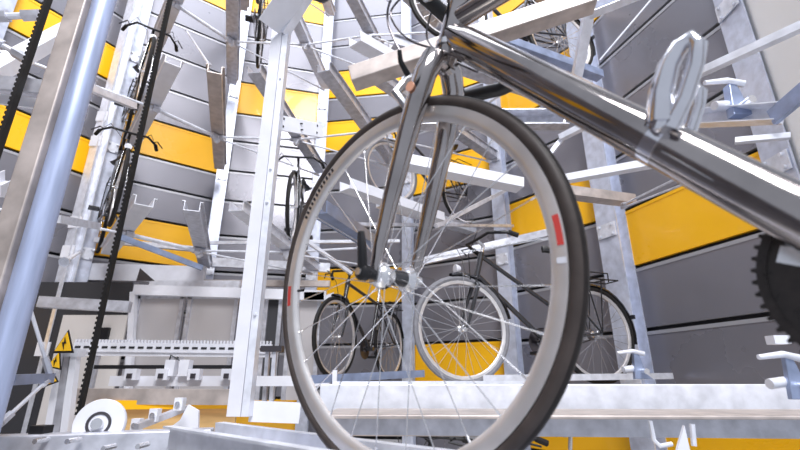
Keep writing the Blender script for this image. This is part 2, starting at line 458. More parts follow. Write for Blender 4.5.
    cr = f.build('chainring', e, smooth=True)
    f = MB(); f.lathe([(.01, -.058), (.04, -.052), (.02, -.04), (.01, -.04)], rh*1, (0, 1, 0), 'darks', 20); f.build('sprocket', e, smooth=True)
    for s in (-1, 1):
        t = math.radians(30); q = bb+V((s*.17*math.cos(t), s*.075, s*.17*math.sin(t)*-1))
        f = MB(); f.tube([bb+V((0, s*.065, 0)), q], .010, 'darks', 6); ca = f.build('crank_arm', e, smooth=True)
        f = MB(); f.bar(q+V((-.045, s*.05, 0)), q+V((.045, s*.05, 0)), .09, .02, 'black'); f.build('pedal', ca)
    tag(e, label, 'bicycle', 'bicycles parked in the round racks')
    return e
def azim(p, q): return math.degrees(math.atan2(q[0]-p[0], q[1]-p[1]))

# main bicycle behind the big wheel, its channel
def parked(label, fx, fy, rx, ry, z, **kw):
    return bicycle(label, (fx, fy, z), azim((rx, ry), (fx, fy)), **kw)
parked('dark trekking bicycle with pale headlight and grey front tyre framed by the big wheel', .40, 2.88, 1.42, 3.25, -.035, style='trek', tyre='greytyre')
parked('black bicycle low in the rack left of the trekking bicycle, seen through the spokes', -.54, 3.85, -.12, 4.8, .0, style='diamond', lamp=False)
parked('bicycle with wire luggage rack one tier above the trekking bicycle inside the big wheel', -.085, 4.08, .73, 4.76, 1.66, style='trek', tyre='greytyre')
parked('black bicycle seen nearly head-on beside the tall white post', -1.03, 3.95, -1.15, 5.0, LZ(1), style='diamond')
parked('upper bicycle hanging edge-on at the left behind the thick round post', -2.42, 3.5, -3.08, 4.36, LZ(2), style='diamond')
parked('lower bicycle hanging edge-on at the left behind the thick round post', -2.42, 3.5, -3.08, 4.36, LZ(1), style='diamond')
parked('bicycle at the top of the picture above the big silver top tube', .385, 2.72, 1.38, 3.08, LZ(2), style='diamond')
parked('bicycle on the third tier, only its dark tyre showing above the white post', -1.42, 3.4, -1.72, 4.4, LZ(3), style='diamond')
parked('bicycle in the tier below, left of the two whose handlebars show under the long rail', .02, 2.75, .9, 3.3, -1.25, style='diamond', rack=False)
parked('bicycle in the tier below, right of the two whose handlebars show under the long rail', .42, 2.75, 1.3, 3.3, -1.25, style='diamond', rack=False)

# left stacked channels carrying the edge-on bicycles
for k in (1, 2, 3):
    z = LZ(k)-.06
    bike_channel((-1.80, 2.90, z), (-2.86, 4.20, z), 'white bike channel under the edge-on bicycles, %s' % tier[k], w=.12, h=.07, m='white')
    rod((-2.24, 3.44, z-.03), on(-25.5, .55, z-.03), 'thin tie rod right of the edge-on bicycles, %s' % tier[k], r=.018)
    rod((-2.24, 3.44, z-.03), (-3.0, 2.7, z-.03), 'thin tie rod left of the edge-on bicycles, %s' % tier[k])

# ------------------------------------------------------------------ named beams
def beam(name, label, cat, p1, p2, prof, m, up=(0, 0, 1), part=None, plates=True, group=None, bevel=0):
    p1, p2 = V(p1), V(p2); e = empty(name, p1); d = p2-p1
    b = MB(); b.extrude(prof, (0, 0, 0), d, m, up); b.build(part or 'profile', e, bevel=bevel)
    tag(e, label, cat, group); return e

# thick post at left: open channel with a half round front tube
p = at(14, 380, 1.15); x0 = p.x; y0 = 1.15
e = empty('lift_mast', (x0-.040, y0, -2.4))
b = MB(); b.bar((-.062, .0, 0), (-.062, .0, 8.5), .060, .07, 'tan', up=(.0, 1, 0)); b.build('channel', e, bevel=.004)
b = MB(); b.tube([(0, 0, 0), (0, 0, 8.5)], .032, 'mast', 24); b.build('round_tube', e, smooth=True)
b = MB(); b.bar((-.100, .01, 0), (-.100, .01, 8.5), .012, .05, 'darks', up=(0, 1, 0)); b.build('edge_strip', e)
tag(e, 'thick blue-grey round lift mast with a zinc side channel at the far left', 'post')

rod(at(186, 30, 3.9), at(210, 66, 3.05), 'slanting brace rod right of the uppermost edge-on handlebar', r=.009, name='brace_rod', group='slanting brace rods')
# toothed belts
def belt(label, p, z0, z1, w=.03, tooth=-1):
    e = empty('toothed_belt', (p[0], p[1], z0)); b = MB()
    b.bar((0, 0, 0), (0, 0, z1-z0), .012, w, 'rubber', up=(0, 1, 0)); b.build('band', e)
    b = MB(); n = int((z1-z0)/.019)
    for i in range(n): b.box((-.0115, -w/2, i*.019), (-.006, w/2, i*.019+.010), 'rubber')
    o = b.build('teeth', e)
    tag(e, label, 'belt', 'toothed drive belts')
q = at(20, 85, 1.3); belt('black toothed belt at the far left edge, left of the thick mast', (q.x, q.y), .45, 4, .022)
q = at(87, 380, 1.75); belt('long black toothed belt running down past the yellow warning triangles to the white pulley', (q.x, q.y), -.12, 6, .02)

# tall white inner post
e = empty('inner_post', (-.575, 1.7, -.12))
b = MB(); b.extrude(RECT(.05, .06), (0, 0, 0), (0, 0, 2.6), 'white', up=(.1, 1, 0))
b.build('channel', e)
b = MB(); b.bar((.038, -.008, 0), (.038, -.008, 2.6), .026, .05, 'galvl', up=(0, 1, 0)); b.build('guide_rail', e)
for zz in (.35, .8, .95, 1.4, 1.8, 2.2): bolt((.038, -.033, zz), (0, -1, 0), .005, .01, e)
tag(e, 'tall white inner post left of the big bicycle wheel', 'post')
# bracket plate on the post
pa, pb_ = at(276, 122, 1.71), at(322, 131, 1.95)
e = empty('bracket_plate', (pa+pb_)/2)
b = MB(); b.bar(pa-(pa+pb_)/2, pb_-(pa+pb_)/2, .01, .072, 'white'); b.build('plate', e)
for f_, zz in ((.15, .02), (.15, -.02), (.88, .02), (.88, -.02)):
    q = (pa.lerp(pb_, f_))-(pa+pb_)/2+V((0, -.006, zz)); b = MB(); b.lathe([(0, 0), (.006, 0), (.006, .004), (0, .004)], q, (.1, -1, 0), 'black', 8, closed=False); b.build('bolt', e)
for f_, zz in ((.5, .012), (.52, -.02)):
    q = (pa.lerp(pb_, f_))-(pa+pb_)/2+V((0, -.008, zz)); b = MB(); b.bar(q-V((.012, 0, 0)), q+V((.012, 0, 0)), .004, .006, 'black'); b.build('slot', e)
tag(e, 'white slotted bracket plate bolted to the right of the tall white post', 'bracket')
# second guide column (left, pale, wide)
P = at(60, 300, 4.15)
e = empty('guide_column', (P.x, P.y, -.5)); b = MB(); b.extrude(H(.12, .1, .01), (0, 0, 0), (0, 0, 6), 'galvl', up=(.4, 1, 0)); b.build('shaft', e)
for zz in (.7, 1.6, 1.9, 2.8, 3.1): 
    b = MB(); b.bar((0, -.056, zz), (0, -.056, zz+.12), .12, .01, 'white', up=(0, 1, 0)); b.build('splice_plate', e)
tag(e, 'pale guide column running down to the yellow warning triangles', 'column')

def pb(name, label, cat, a, b_, prof, m, **kw):
    return beam(name, label, cat, at(*a), at(*b_), prof, m, **kw)
# big box beam behind the head tube
pb('box_beam', 'big pale box beam crossing behind the head tube at the top', 'beam', (352, 79, 1.75), (592, 0, 1.55), RECT(.09, .085), 'tan', bevel=.004)
pb('box_beam', 'bluish box beam sloping down right just below the big pale one', 'beam', (500, 40, 2.3), (600, 76, 2.6), RECT(.07, .06), 'galvb', bevel=.003)
pb('node_strut', 'short strut dropping from the corner node at the top', 'strut', (590, 14, 1.6), (577, 82, 1.9), C(.045, .045), 'galvl')
pb('node_strut', 'short strut rising right from the corner node at the top', 'strut', (590, 16, 1.6), (650, -8, 1.5), C(.05, .05), 'galvl')
pb('ring_beam', 'level grey ring beam behind the top of the big wheel', 'beam', (395, 127, 3.0), (568, 127, 2.9), C(.1, .13), 'galv')
pb('node_strut', 'tube rising right from the ring beam end', 'strut', (560, 138, 2.85), (612, 112, 2.6), RECT(.045, .045), 'galvl')
pb('node_strut', 'tube dropping left from the ring beam end', 'strut', (566, 134, 2.85), (545, 160, 2.9), RECT(.03, .03), 'galvl')
pb('bike_channel', 'white bike channel crossing just below the rack-carrying bicycle', 'rail', (400, 166, 2.55), (520, 190, 2.75), U(.11, .07), 'white')
pb('bike_channel', 'long white channel running right behind the big tyre towards the dark wall', 'rail', (545, 186, 2.6), (668, 164, 2.3), U(.06, .045), 'white')
pb('bike_channel', 'zinc channel running right to the wide wall column', 'rail', (560, 196, 2.9), (632, 205, 3.1), U(.1, .07), 'tan')
pb('bike_channel', 'white tipped channel end poking up at the top middle', 'rail', (355, 44, 2.2), (395, 66, 2.5), U(.1, .07), 'white')
pb('bike_channel', 'white channel with a pointed end inside the big wheel at the upper left', 'rail', (345, 190, 2.6), (440, 222, 3.4), U(.1, .07), 'white')
pb('bike_channel', 'bluish channel low inside the big wheel at the left', 'rail', (318, 214, 1.9), (372, 248, 2.5), U(.09, .06), 'galvb')
pb('bike_channel', 'pale channel crossing the upper right corner', 'rail', (684, 80, 1.5), (802, 26, 1.2), RECT(.03, .03), 'galvl')
pb('bike_channel', 'thick grey channel behind the shift levers leading to the right clamp', 'rail', (690, 126, 2.0), (778, 122, 1.7), C(.09, .08), 'galvl')
pb('bike_channel', 'thin rail under the right clamp channel', 'rail', (735, 141, 1.8), (790, 136, 1.7), RECT(.03, .025), 'galvl')
pb('brace_plate', 'bluish slanting brace plate at the right edge', 'brace', (772, 118, 1.7), (812, 84, 1.5), RECT(.02, .075), 'galvb')
pb('tie_rod', 'thin rod crossing the dark wall panels at the top right', 'rod', (600, 60, 2.2), (656, -6, 2.0), RECT(.008, .008), 'galvl')
for n_, (x1, y1, x2, y2) in enumerate(((622, 205, 690, 172), (622, 208, 700, 178))):
    rod(at(x1, y1, 3.0), at(x2, y2, 2.1), 'thin rod %s below the big down tube at the right' % ('upper' if n_ == 0 else 'lower'), r=.007)
pb('node_strut', 'pale tube slanting up behind the trekking bicycle handlebar', 'strut', (436, 226, 3.5), (510, 188, 4.5), RECT(.035, .035), 'galvl')
pb('node_strut', 'pale level tube behind the trekking bicycle handlebar', 'strut', (330, 224, 3.3), (513, 226, 4.5), RECT(.025, .028), 'galv')
pb('node_strut', 'bluish tube ending behind the trekking bicycle head', 'strut', (420, 262, 3.6), (560, 230, 3.6), RECT(.05, .06), 'galv')
pb('node_strut', 'pale tube running right behind the quick release lever', 'strut', (205, 243, 4.8), (400, 241, 4.9), RECT(.03, .035), 'galvl')
pb('node_strut', 'pale tube sloping down to the polished hub', 'strut', (300, 236, 3.6), (352, 274, 3.9), RECT(.03, .03), 'galvl')
bike_channel((-.2, 3.98, 1.58), (.84, 4.84, 1.58), 'bike channel under the bicycle with the wire luggage rack', m='galvl')
# top middle V beams
pb('mast_bracket', 'pale folded bracket plate at the top of the tall white post', 'bracket', (268, 26, 1.62), (300, -20, 1.5), [(-.07, 0), (.05, 0), (.05, .004), (-.066, .004), (-.07, .05)], 'white')
pb('box_beam', 'pale beam at the upper right of the tall white post', 'beam', (283, 34, 1.68), (312, -12, 1.6), RECT(.04, .05), 'galvl')
# far left arms and plates
rod(at(-10, 17, 1.3), at(41, 15, 1.32), 'pale round arm reaching to the far left belt, upper', r=.012, name='belt_arm', group='arms at the far left')
rod(at(-10, 38, 1.3), at(28, 60, 1.32), 'pale round arm reaching to the far left belt, lower', r=.01, name='belt_arm', group='arms at the far left')
pb('box_beam', 'wide white beam rising towards the thick mast at the far left', 'beam', (-10, 74, 1.8), (72, 28, 2.3), RECT(.09, .07), 'white')
pb('bracket_plate', 'grey plate with two bolts beside the thick mast', 'bracket', (-8, 82, 1.35), (52, 88, 1.35), RECT(.012, .055), 'galv')
pb('bracket_plate', 'white slanting plate under the grey bolted plate', 'bracket', (-8, 98, 1.4), (38, 104, 1.4), RECT(.012, .04), 'white')
pb('bike_channel', 'white channel tip at the far left edge halfway up', 'rail', (-12, 196, 1.9), (16, 183, 2.1), U(.1, .06), 'white')
pb('box_beam', 'pale rail crossing from the thick mast to the edge-on bicycles', 'beam', (86, 86, 2.6), (134, 106, 3.2), RECT(.05, .05), 'galvl')
pb('box_beam', 'pale level rail low beside the thick mast', 'beam', (40, 302, 2.9), (130, 307, 3.0), RECT(.06, .07), 'galv')
pb('box_beam', 'pale rail at mid height between the thick mast and the white channel', 'beam', (58, 219, 2.6), (98, 226, 3.2), RECT(.03, .05), 'galvl')
rod(at(64, 262, 1.3), at(80, 252, 3.2), 'thin brace from the thick mast up to the guide column', r=.008, name='brace_rod', group='slanting brace rods')
rod(at(22, 282, 1.5), at(50, 374, 1.6), 'thin brace meeting the lower warning triangle', r=.006, name='brace_rod', group='slanting brace rods')
rod(at(0, 424, 1.3), at(50, 378, 1.6), 'thin brace rising from the lower left corner', r=.006, name='brace_rod', group='slanting brace rods')
pb('box_beam', 'short round arm between thick mast and guide column near the warning triangles', 'beam', (10, 380, 1.4), (50, 378, 1.6), RECT(.03, .03), 'galvb')
pb('brace_plate', 'dark slanting brace before the yellow panel at the left', 'brace', (118, 236, 2.6), (202, 268, 3.0), RECT(.02, .035), 'galvb')

# ------------------------------------------------------------------ lift portal at the back left
e = empty('portal_frame', at(133, 395, 4.0))
o = e.location.copy()
def lp(u, v, y=4.0): return at(u, v, y)-o
b = MB(); b.bar(lp(135, 290), lp(326, 296, 4.0), .06, .09, 'white'); b.build('lintel', e)
b = MB(); b.bar(lp(134, 292), lp(128, 396), .05, .05, 'white', up=(0, 1, 0)); b.build('jamb', e)
b = MB(); b.add([lp(318, 300, 3.97), lp(324, 300, 3.97), lp(324, 292, 3.97), lp(304, 292, 3.97), lp(304, 300, 3.97)], [[0, 1, 2, 3, 4]], 'white')
b.extrude([(0, 0), (.1, 0), (.1, .09), (.03, .06)], lp(322, 302), lp(322, 302)+V((0, .02, 0)), 'white'); b.build('gusset', e)
b = MB(); b.add([lp(136, 281, 3.95), lp(155, 281, 3.95), lp(140, 268, 3.95), lp(136, 281, 4.0), lp(155, 281, 4.0), lp(140, 268, 4.0)], [[0, 1, 2], [5, 4, 3], [0, 3, 4, 1], [1, 4, 5, 2], [2, 5, 3, 0]], 'darks'); b.build('corner_brace', e)
tag(e, 'white portal frame around the lift doors low at the left', 'frame')
def door(nm, u0, u1, m, lab):
    a, c = at(u0, 296, 4.06), at(u1, 296, 4.06); z0 = at(u0, 400, 4.06).z
    b = MB(); b.box((a.x, 4.05, z0), (c.x, 4.07, a.z), m); b.box((a.x-.0, 4.03, z0), (a.x+.035, 4.06, a.z), 'galv'); b.box((c.x-.035, 4.03, z0), (c.x, 4.06, a.z), 'galv'); b.box((a.x, 4.03, a.z-.03), (c.x, 4.06, a.z), 'galv')
    o = b.build(nm); struct(o)
door('door_1', 139, 186, 'doorgrey', ''); door('door_2', 190, 240, 'doorgrey', ''); door('door_3', 266, 284, 'shaft', ''); door('door_4', 290, 322, 'doorgrey', '')
# dark opening with cream door at the left
a, c = at(30, 268, 4.1), at(130, 268, 4.1)
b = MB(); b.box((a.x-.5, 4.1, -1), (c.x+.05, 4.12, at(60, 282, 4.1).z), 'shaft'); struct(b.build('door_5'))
a, c = at(52, 315, 3.98), at(128, 315, 3.98)
b = MB(); b.box((a.x+.1, 3.98, -1), (c.x, 4.0, a.z), 'cream'); d5 = struct(b.build('door_6'))
b = MB(); q = at(101, 337, 3.96); b.box((q.x-.02, 3.95, q.z-.1), (q.x+.06, 3.98, q.z+.08), 'black'); b.build('door_handle', d5)
b = MB(); a, c = at(26, 300, 4.0), at(128, 306, 4.0)
# ring fascia white
b = MB()
b.bar(at(20, 270, 4.35), at(205, 275, 4.45), .05, .17, 'white'); b.bar(at(205, 262, 4.8), at(330, 268, 4.9), .05, .10, 'galvl')
struct(b.build('trim_1'))
b = MB(); b.bar(at(150, 286, 4.3), at(240, 286, 4.3), .05, .10, 'galvl'); struct(b.build('trim_2'))
b = MB(); b.bar(at(205, 283, 4.4), at(330, 284, 4.4), .05, .06, 'tan'); struct(b.build('trim_3'))

pb('box_beam', 'pale level rail crossing the low yellow panel at the left', 'beam', (95, 240, 4.3), (204, 250, 4.5), RECT(.05, .05), 'galvl')
# perforated rail with rod, lift carriage
e = empty('perforated_rail', at(74, 348, 2.6)); o = e.location.copy()
p1, p2 = at(74, 347, 2.6)-o, at(272, 349, 2.6)-o
b = MB(); b.bar(p1, p2, .012, .05, 'white'); b.bar(p1+V((0, .03, -.035)), p2+V((0, .03, -.035)), .05, .02, 'white'); b.build('rail', e)
for i in range(22):
    q = p1.lerp(p2, (i+.5)/22)+V((0, -.007, 0)); b = MB(); b.bar(q-V((.016, 0, 0)), q+V((.016, 0, 0)), .003, .012, 'groove'); b.build('slot', e)
for f_ in (.12, .5, .9):
    q = p1.lerp(p2, f_)+V((0, .02, 0)); b = MB(); b.bar(q-V((0, 0, .04)), q-V((0, 0, .22)), .02, .02, 'galv', up=(0, 1, 0)); b.build('bracket', e)
b = MB()
for i in range(60):
    q = p1.lerp(p2, (i+.5)/60)+V((0, 0, .034)); b.bar(q-V((.006, 0, 0)), q+V((.004, 0, 0)), .012, .018, 'white')
o2 = b.build('comb_strip', e)
tag(e, 'white slotted cable rail level behind the belt at the lower left', 'rail')
pb('drive_shaft', 'thin black level shaft under the slotted cable rail', 'shaft', (95, 367, 2.5), (242, 367, 2.5), RECT(.02, .02), 'black')
e = empty('lift_carriage', at(105, 385, 2.4)); o = e.location.copy()
b = MB(); b.bar(at(112, 381, 2.45)-o, at(330, 381, 2.45)-o, .05, .05, 'white'); b.build('cross_member', e)
b = MB(); b.bar(at(75, 396, 2.3)-o, at(238, 397, 2.3)-o, .06, .07, 'tan'); b.build('lower_beam', e)
for u in (132, 163, 195, 228):
    q = at(u, 376, 2.4)-o; b = MB(); b.box(q+V((-.03, -.02, -.02)), q+V((.03, .02, .035)), 'white'); cl = b.build('bearing_block', e)
    b = MB(); b.box(q+V((-.012, -.03, -.012)), q+V((.012, -.02, .012)), 'darks'); b.build('nut', cl)
for u in (172, 186):
    q = at(u, 368, 2.42)-o; b = MB(); b.box(q+V((-.025, -.03, -.04)), q+V((.025, .02, .04)), 'white'); b.build('sensor_box', e)
b = MB(); b.tube([at(166, 372, 2.4)-o, at(171, 355, 2.4)-o, at(182, 362, 2.4)-o, at(178, 374, 2.4)-o], .004, 'black', 6); b.build('cable', e, smooth=True)
tag(e, 'white lift carriage beam with bearing blocks and small sensor boxes', 'lift carriage')
e = empty('fence_rail', at(270, 345, 2.5)); o = e.location.copy()
for u in (268, 275):
    b = MB(); b.bar(at(u, 352, 2.5)-o, at(u-4, 408, 2.5)-o, .02, .03, 'galvl' if u > 270 else 'galv', up=(0, 1, 0)); b.build('upright', e)
b = MB(); b.bar(at(262, 349, 2.5)-o, at(283, 349, 2.5)-o, .06, .03, 'darks'); b.build('roller_head', e)
tag(e, 'pair of slim uprights with a dark roller head right of the white post', 'guide')
e = empty('guide_stand', at(56, 430, 2.0)); o = e.location.copy()
for u0, u1, m_ in ((64, 50, 'white'), (70, 58, 'galv'), (76, 66, 'white')):
    b = MB(); b.bar(at(u0, 350, 2.0)-o, at(u1, 432, 2.0)-o, .03, .03, m_, up=(0, 1, 0)); b.build('upright', e)
b = MB(); b.bar(at(60, 353, 2.0)-o, at(82, 353, 2.0)-o, .05, .03, 'galvl'); b.build('cap', e)
tag(e, 'white multi-bar guide stand under the warning triangles', 'guide')
# warning triangles
for i, (u, v, s, lab) in enumerate(((66, 343, .055, 'largest yellow warning triangle on the guide column'), (57, 361, .04, 'middle small yellow warning triangle below the largest'), (52, 378, .035, 'lowest small yellow warning triangle above the round arm'))):
    c = at(u, v, 1.93); e = empty('warning_sign', c)
    rot = (0, .15, -.3)[i]
    b = MB(); k = s
    def tri(k, y, m_): b.extrude([(-k, -k*.75), (k, -k*.75), (0, k)], (0, y, 0), (0, y-.003, 0), m_)
    tri(k, 0, 'black'); b.build('border', e)
    b = MB(); tri(k*.78, -.004, 'sticker'); b.build('face', e)
    b = MB(); b.extrude([(k*.05, k*.45), (-k*.22, -k*.05), (-k*.02, -k*.05), (-k*.1, -k*.5), (k*.2, .05*k), (0, .05*k)][::-1], (0, -.008, 0), (0, -.010, 0), 'black'); b.build('symbol', e)
    e.rotation_euler = (.0, rot, -.25)
    tag(e, lab, 'warning sign', 'yellow warning triangles')
# pulley
c = at(100, 424, 1.45); e = empty('pulley', c)
b = MB(); b.lathe([(.013, -.012), (.068, -.012), (.070, -.008), (.070, .008), (.068, .012), (.013, .012)], (0, 0, 0), (.25, -1, .1), 'white', 40); b.build('disc', e, smooth=True)
b = MB(); b.lathe([(0, -.02), (.016, -.02), (.016, .03), (0, .03)], (0, 0, 0), (.25, -1, .1), 'silver', 14, closed=False); b.build('axle', e, smooth=True)
b = MB(); b.lathe([(.026, .0125), (.034, .0125), (.034, .0145), (.026, .0145)], (0, 0, 0), (.25, -1, .1), 'darks', 24); b.build('groove_ring', e)
tag(e, 'white pulley disc at the foot of the long toothed belt', 'pulley')
# linkage to the right of the pulley
e = empty('clamp_linkage', at(160, 425, 1.6)); o = e.location.copy()
b = MB(); b.bar(at(136, 427, 1.55)-o, at(186, 408, 1.75)-o, .02, .02, 'galv'); b.build('link_arm', e)
b = MB(); b.extrude([(-.07, -.05), (.07, -.05), (.06, .03), (.02, .05), (0, .0), (-.04, -.03)], at(180, 420, 1.7)-o, at(180, 420, 1.7)-o+V((0, .012, 0)), 'white'); b.build('side_plate', e)
for u, v in ((137, 425), (155, 415), (180, 404)):
    q = at(u, v, 1.62)-o; b = MB(); b.box(q+V((-.014, -.014, -.02)), q+V((.014, .014, .02)), 'white'); b.tube([q+V((0, -.02, 0)), q+V((0, .02, 0))], .009, 'silver', 10); b.build('pivot', e)
tag(e, 'white jointed clamp linkage beside the pulley', 'clamp')
# boards and yellow ledge below carriage
pb('floor_board', 'warm brown boards behind the pulley', 'board', (92, 417, 2.3), (236, 417, 2.35), RECT(.02, .12), 'timber')
pb('edge_board', 'narrow yellow edging strip above the brown boards', 'board', (95, 405, 2.27), (236, 404, 2.32), RECT(.03, .04), 'yellow')

# lower left cross beam (foreground)
e = pb('cross_beam', 'long bolted pale cross beam along the lower left edge', 'beam', (-30, 447, 1.35), (212, 438, 1.5), RECT(.07, .055), 'galv', bevel=.004)
for u, v in ((38, 441), (70, 441), (106, 448), (140, 446), (183, 437)):
    b = MB(); q = at(u, v, 1.33)-e.location; b.lathe([(0, -.04), (.007, -.04), (.007, .012), (0, .012)], q, (0, -1, 0), 'silver', 8, closed=False); b.build('bolt', e)
b = MB(); q = at(41, 431, 1.4)-e.location; b.box(q+V((-.02, -.02, -.025)), q+V((.02, .02, .015)), 'black'); b.build('end_stop', e)

# ------------------------------------------------------------------ foreground rails right
zt = -.0125
e = empty('long_rail', (-.3, 1.86, -.09))
b = MB(); b.extrude([(-.08, -.02), (.09, -.02), (.09, .075), (.03, .075), (-.03, .052), (-.05, .052), (-.055, .03), (-.08, .03)], (0, 0, 0), (4.4, .0, 0), 'galvl'); b.build('rail', e, bevel=.003)
tag(e, 'upper white folded rail running across under the trekking bicycle', 'rail')
e = empty('long_rail', (-.22, 1.55, -.17))
b = MB(); b.extrude([(-.10, .0), (-.02, .0), (-.02, .01), (-.09, .01), (-.09, .068), (.20, .068), (.20, .078), (-.10, .078)][::1], (0, 0, 0), (3.2, -.10, 0), 'tan'); b.build('rail', e, bevel=.003)
b = MB(); b.bar((.0, -.106, .047), (3.2, -.206, .032), .012, .058, 'galv'); b.build('face_plate', e)
tag(e, 'lower grey weathered rail crossing the bottom right of the picture', 'rail')
pb('long_rail', 'white channel lying behind the left side of the big wheel above the lower rail', 'rail', (335, 392, 1.9), (520, 390, 2.2), U(.12, .04), 'galvl')
pb('bike_channel', 'bluish rail end left of the white folded rail inside the big wheel', 'rail', (304, 384, 2.1), (420, 377, 2.5), U(.08, .035), 'galvb')
pb('bike_channel', 'pale channel under the rear wheel of the trekking bicycle', 'rail', (480, 382, 2.9), (668, 379, 3.3), U(.1, .04), 'galvl')
pb('support_post', 'slim white support standing behind the lower left of the big wheel', 'post', (334, 418, 2.1), (335, 370, 2.1), RECT(.02, .02), 'white')
# channel of the polished bicycle
e = bike_channel((-.52, 1.23, -.175), (.20, .58, -.175), 'long near bike channel running from the post foot under the polished wheel', w=.12, h=.07, m='galvl')
pb('base_plate', 'white base plate with slots at the foot of the tall white post', 'plate', (250, 411, 1.72), (300, 413, 1.75), RECT(.012, .07), 'white')
# bracket hook at lower right
e = empty('rail_hook', at(667, 432, 1.12)); o = e.location.copy()
b = MB(); b.tube([at(650, 421, 1.12)-o, at(654, 440, 1.12)-o, at(660, 446, 1.12)-o, at(672, 444, 1.12)-o], .005, 'galvl', 8); b.build('hook', e, smooth=True); b = MB(); b.tube([at(692, 424, 1.12)-o, at(694, 446, 1.12)-o], .006, 'galvl', 8); b.build('hook', e, smooth=True)
b = MB(); b.extrude([(-.03, -.05), (.015, -.05), (.012, .03)], at(682, 440, 1.1)-o, at(682, 440, 1.1)-o+V((0, .008, 0)), 'white'); b.build('tongue', e)
tag(e, 'small hooked bracket with a pointed white tongue at the lower right', 'bracket')
# wheel clamps
def wheel_clamp(c, s, label, flip=1):
    e = empty('wheel_clamp', c)
    b = MB(); b.extrude([(-.05, -.08), (.05, -.08), (.035, .06), (.015, .075), (.0, .03), (-.015, -.05)], (0, .03*s, 0), (0, -.0, 0), 'galvb'); b.build('side_plate', e, bevel=.003)
    b = MB(); b.tube([(.02*flip, 0, .055), (-.04*flip, 0, .07), (-.13*flip, -.0, .06)], [.014, .012, .009], 'galvl', 10); b.build('upper_finger', e, smooth=True)
    b = MB(); b.tube([(-.02*flip, .03, -.02), (-.10*flip, .02, -.03)], .018, 'galvl', 10); b.build('lower_finger', e, smooth=True)
    b = MB(); b.lathe([(0, -.04), (.016, -.04), (.016, .05), (0, .05)], (.0, 0, -.04), (0, 1, 0), 'silver', 12, closed=False); b.build('pivot', e, smooth=True)
    e.scale = (s, s, s)
    tag(e, label, 'clamp', 'wheel clamps on the channels')
wheel_clamp(at(642, 364, 2.6), 1.0, 'wheel clamp gripping the rear tyre of the trekking bicycle')
wheel_clamp(at(742, 96, 1.8), 1.25, 'wheel clamp high at the right with two white fingers')
wheel_clamp(at(800, 375, 1.15), .7, 'wheel clamp at the right edge above the long rail')
e = pb('stop_block', 'small white stop block beside the chainring at the right', 'block', (770, 340, 1.2), (786, 340, 1.2), RECT(.03, .022), 'white')

# ------------------------------------------------------------------ the polished bicycle in front
HUB = V((-.00945, .77164, .17079)); beta, lean, pit = 2.30306, .04377, .11529
F = -V((math.sin(beta), math.cos(beta), 0)); Lf = V((math.cos(beta), -math.sin(beta), 0)); Z = V((0, 0, 1))
F2 = F*math.cos(pit)+Z*math.sin(pit); Up = Z*math.cos(pit)-F*math.sin(pit)
U2 = Up*math.cos(lean)+Lf*math.sin(lean); L2 = Lf*math.cos(lean)-Up*math.sin(lean)
bike = empty('bicycle')
bike.matrix_world = Matrix(((F2.x, L2.x, U2.x, HUB.x), (F2.y, L2.y, U2.y, HUB.y), (F2.z, L2.z, U2.z, HUB.z), (0, 0, 0, 1)))
tag(bike, 'polished metal bicycle close to the camera, its front wheel filling the middle', 'bicycle')
# wheel
r = .335
b = MB(); b.lathe([(.314, -.0098), (.314, .0098), (.300, .0095), (.2925, .0075), (.288, .003), (.288, -.003), (.2925, -.0075), (.300, -.0095)], (0, 0, 0), (0, 1, 0), 'rim', 120)
fw = b.build('front_wheel', bike, smooth=True)
b = MB(); K = 16
b.lathe([(.3235+.0118*math.cos(2*PI*k/K), .0125*math.sin(2*PI*k/K)) for k in range(K)], (0, 0, 0), (0, 1, 0), 'sidewall', 120)
b.build('tyre', fw, smooth=True)
b = MB(); b.lathe([(.3262+.0105*math.cos(PI*(k/8-.5)), .0100*math.sin(PI*(k/8-.5))) for k in range(9)], (0, 0, 0), (0, 1, 0), 'tyre', 120, closed=False)
b.build('tread', fw, smooth=True)
for a0, m_, nd in ((228, 'black', 0), (203, 'red', 0), (20, 'red', 0)):
    pass
def decal(a0, a1, m_, r0, r1, name):
    for s in (1,):
        b = MB(); n = 5; vs = []
        for i in range(n+1):
            t = math.radians(a0+(a1-a0)*i/n)
            for rr in (r0, r1): vs.append((rr*math.cos(t), s*.0102, rr*math.sin(t)))
        b.add(vs, [[2*i, 2*i+1, 2*i+3, 2*i+2] for i in range(n)], m_); b.build(name, fw)
for k in range(12): decal(27+k*2.1, 27+k*2.1+1.1, 'dark', .3015, .3115, 'rim_mark')
decal(-10, -2, 'red', .301, .3115, 'rim_decal'); decal(166, 174, 'red', .302, .311, 'rim_decal'); decal(177, 178.5, 'white', .299, .312, 'rim_decal')
b = MB(); hw = .036
b.lathe([(0, -.047), (.014, -.047), (.016, -.042), (.022, -.038), (.023, -.034), (.0165, -.030), (.0145, -.02), (.0145, .0)], (0, 0, 0), (0, 1, 0), 'silver', 24, closed=False)
b.lathe([(.0145, 0), (.0145, .02), (.0165, .030), (.023, .034), (.022, .038), (.016, .042), (.014, .047), (0, .047)], (0, 0, 0), (0, 1, 0), 'silver', 24, closed=False)
b.lathe([(.0149, -.022), (.0149, .012)], (0, 0, 0), (0, 1, 0), 'dark', 24, closed=False)
b.build('hub', fw, smooth=True)
for i in range(28):
    t = 2*PI*(i+.3)/28; side = 1 if i % 2 else -1; off = .72*(1 if (i//2) % 2 else -1)
    p_ = V((.0195*math.cos(t+off), side*hw, .0195*math.sin(t+off))); q_ = V((.290*math.cos(t), 0, .290*math.sin(t)))
    b = MB(); b.tube([p_, q_], .00095, 'spoke', 5); b.tube([q_+(p_-q_).normalized()*.012, q_], .0018, 'silver', 6); b.build('spoke', fw)
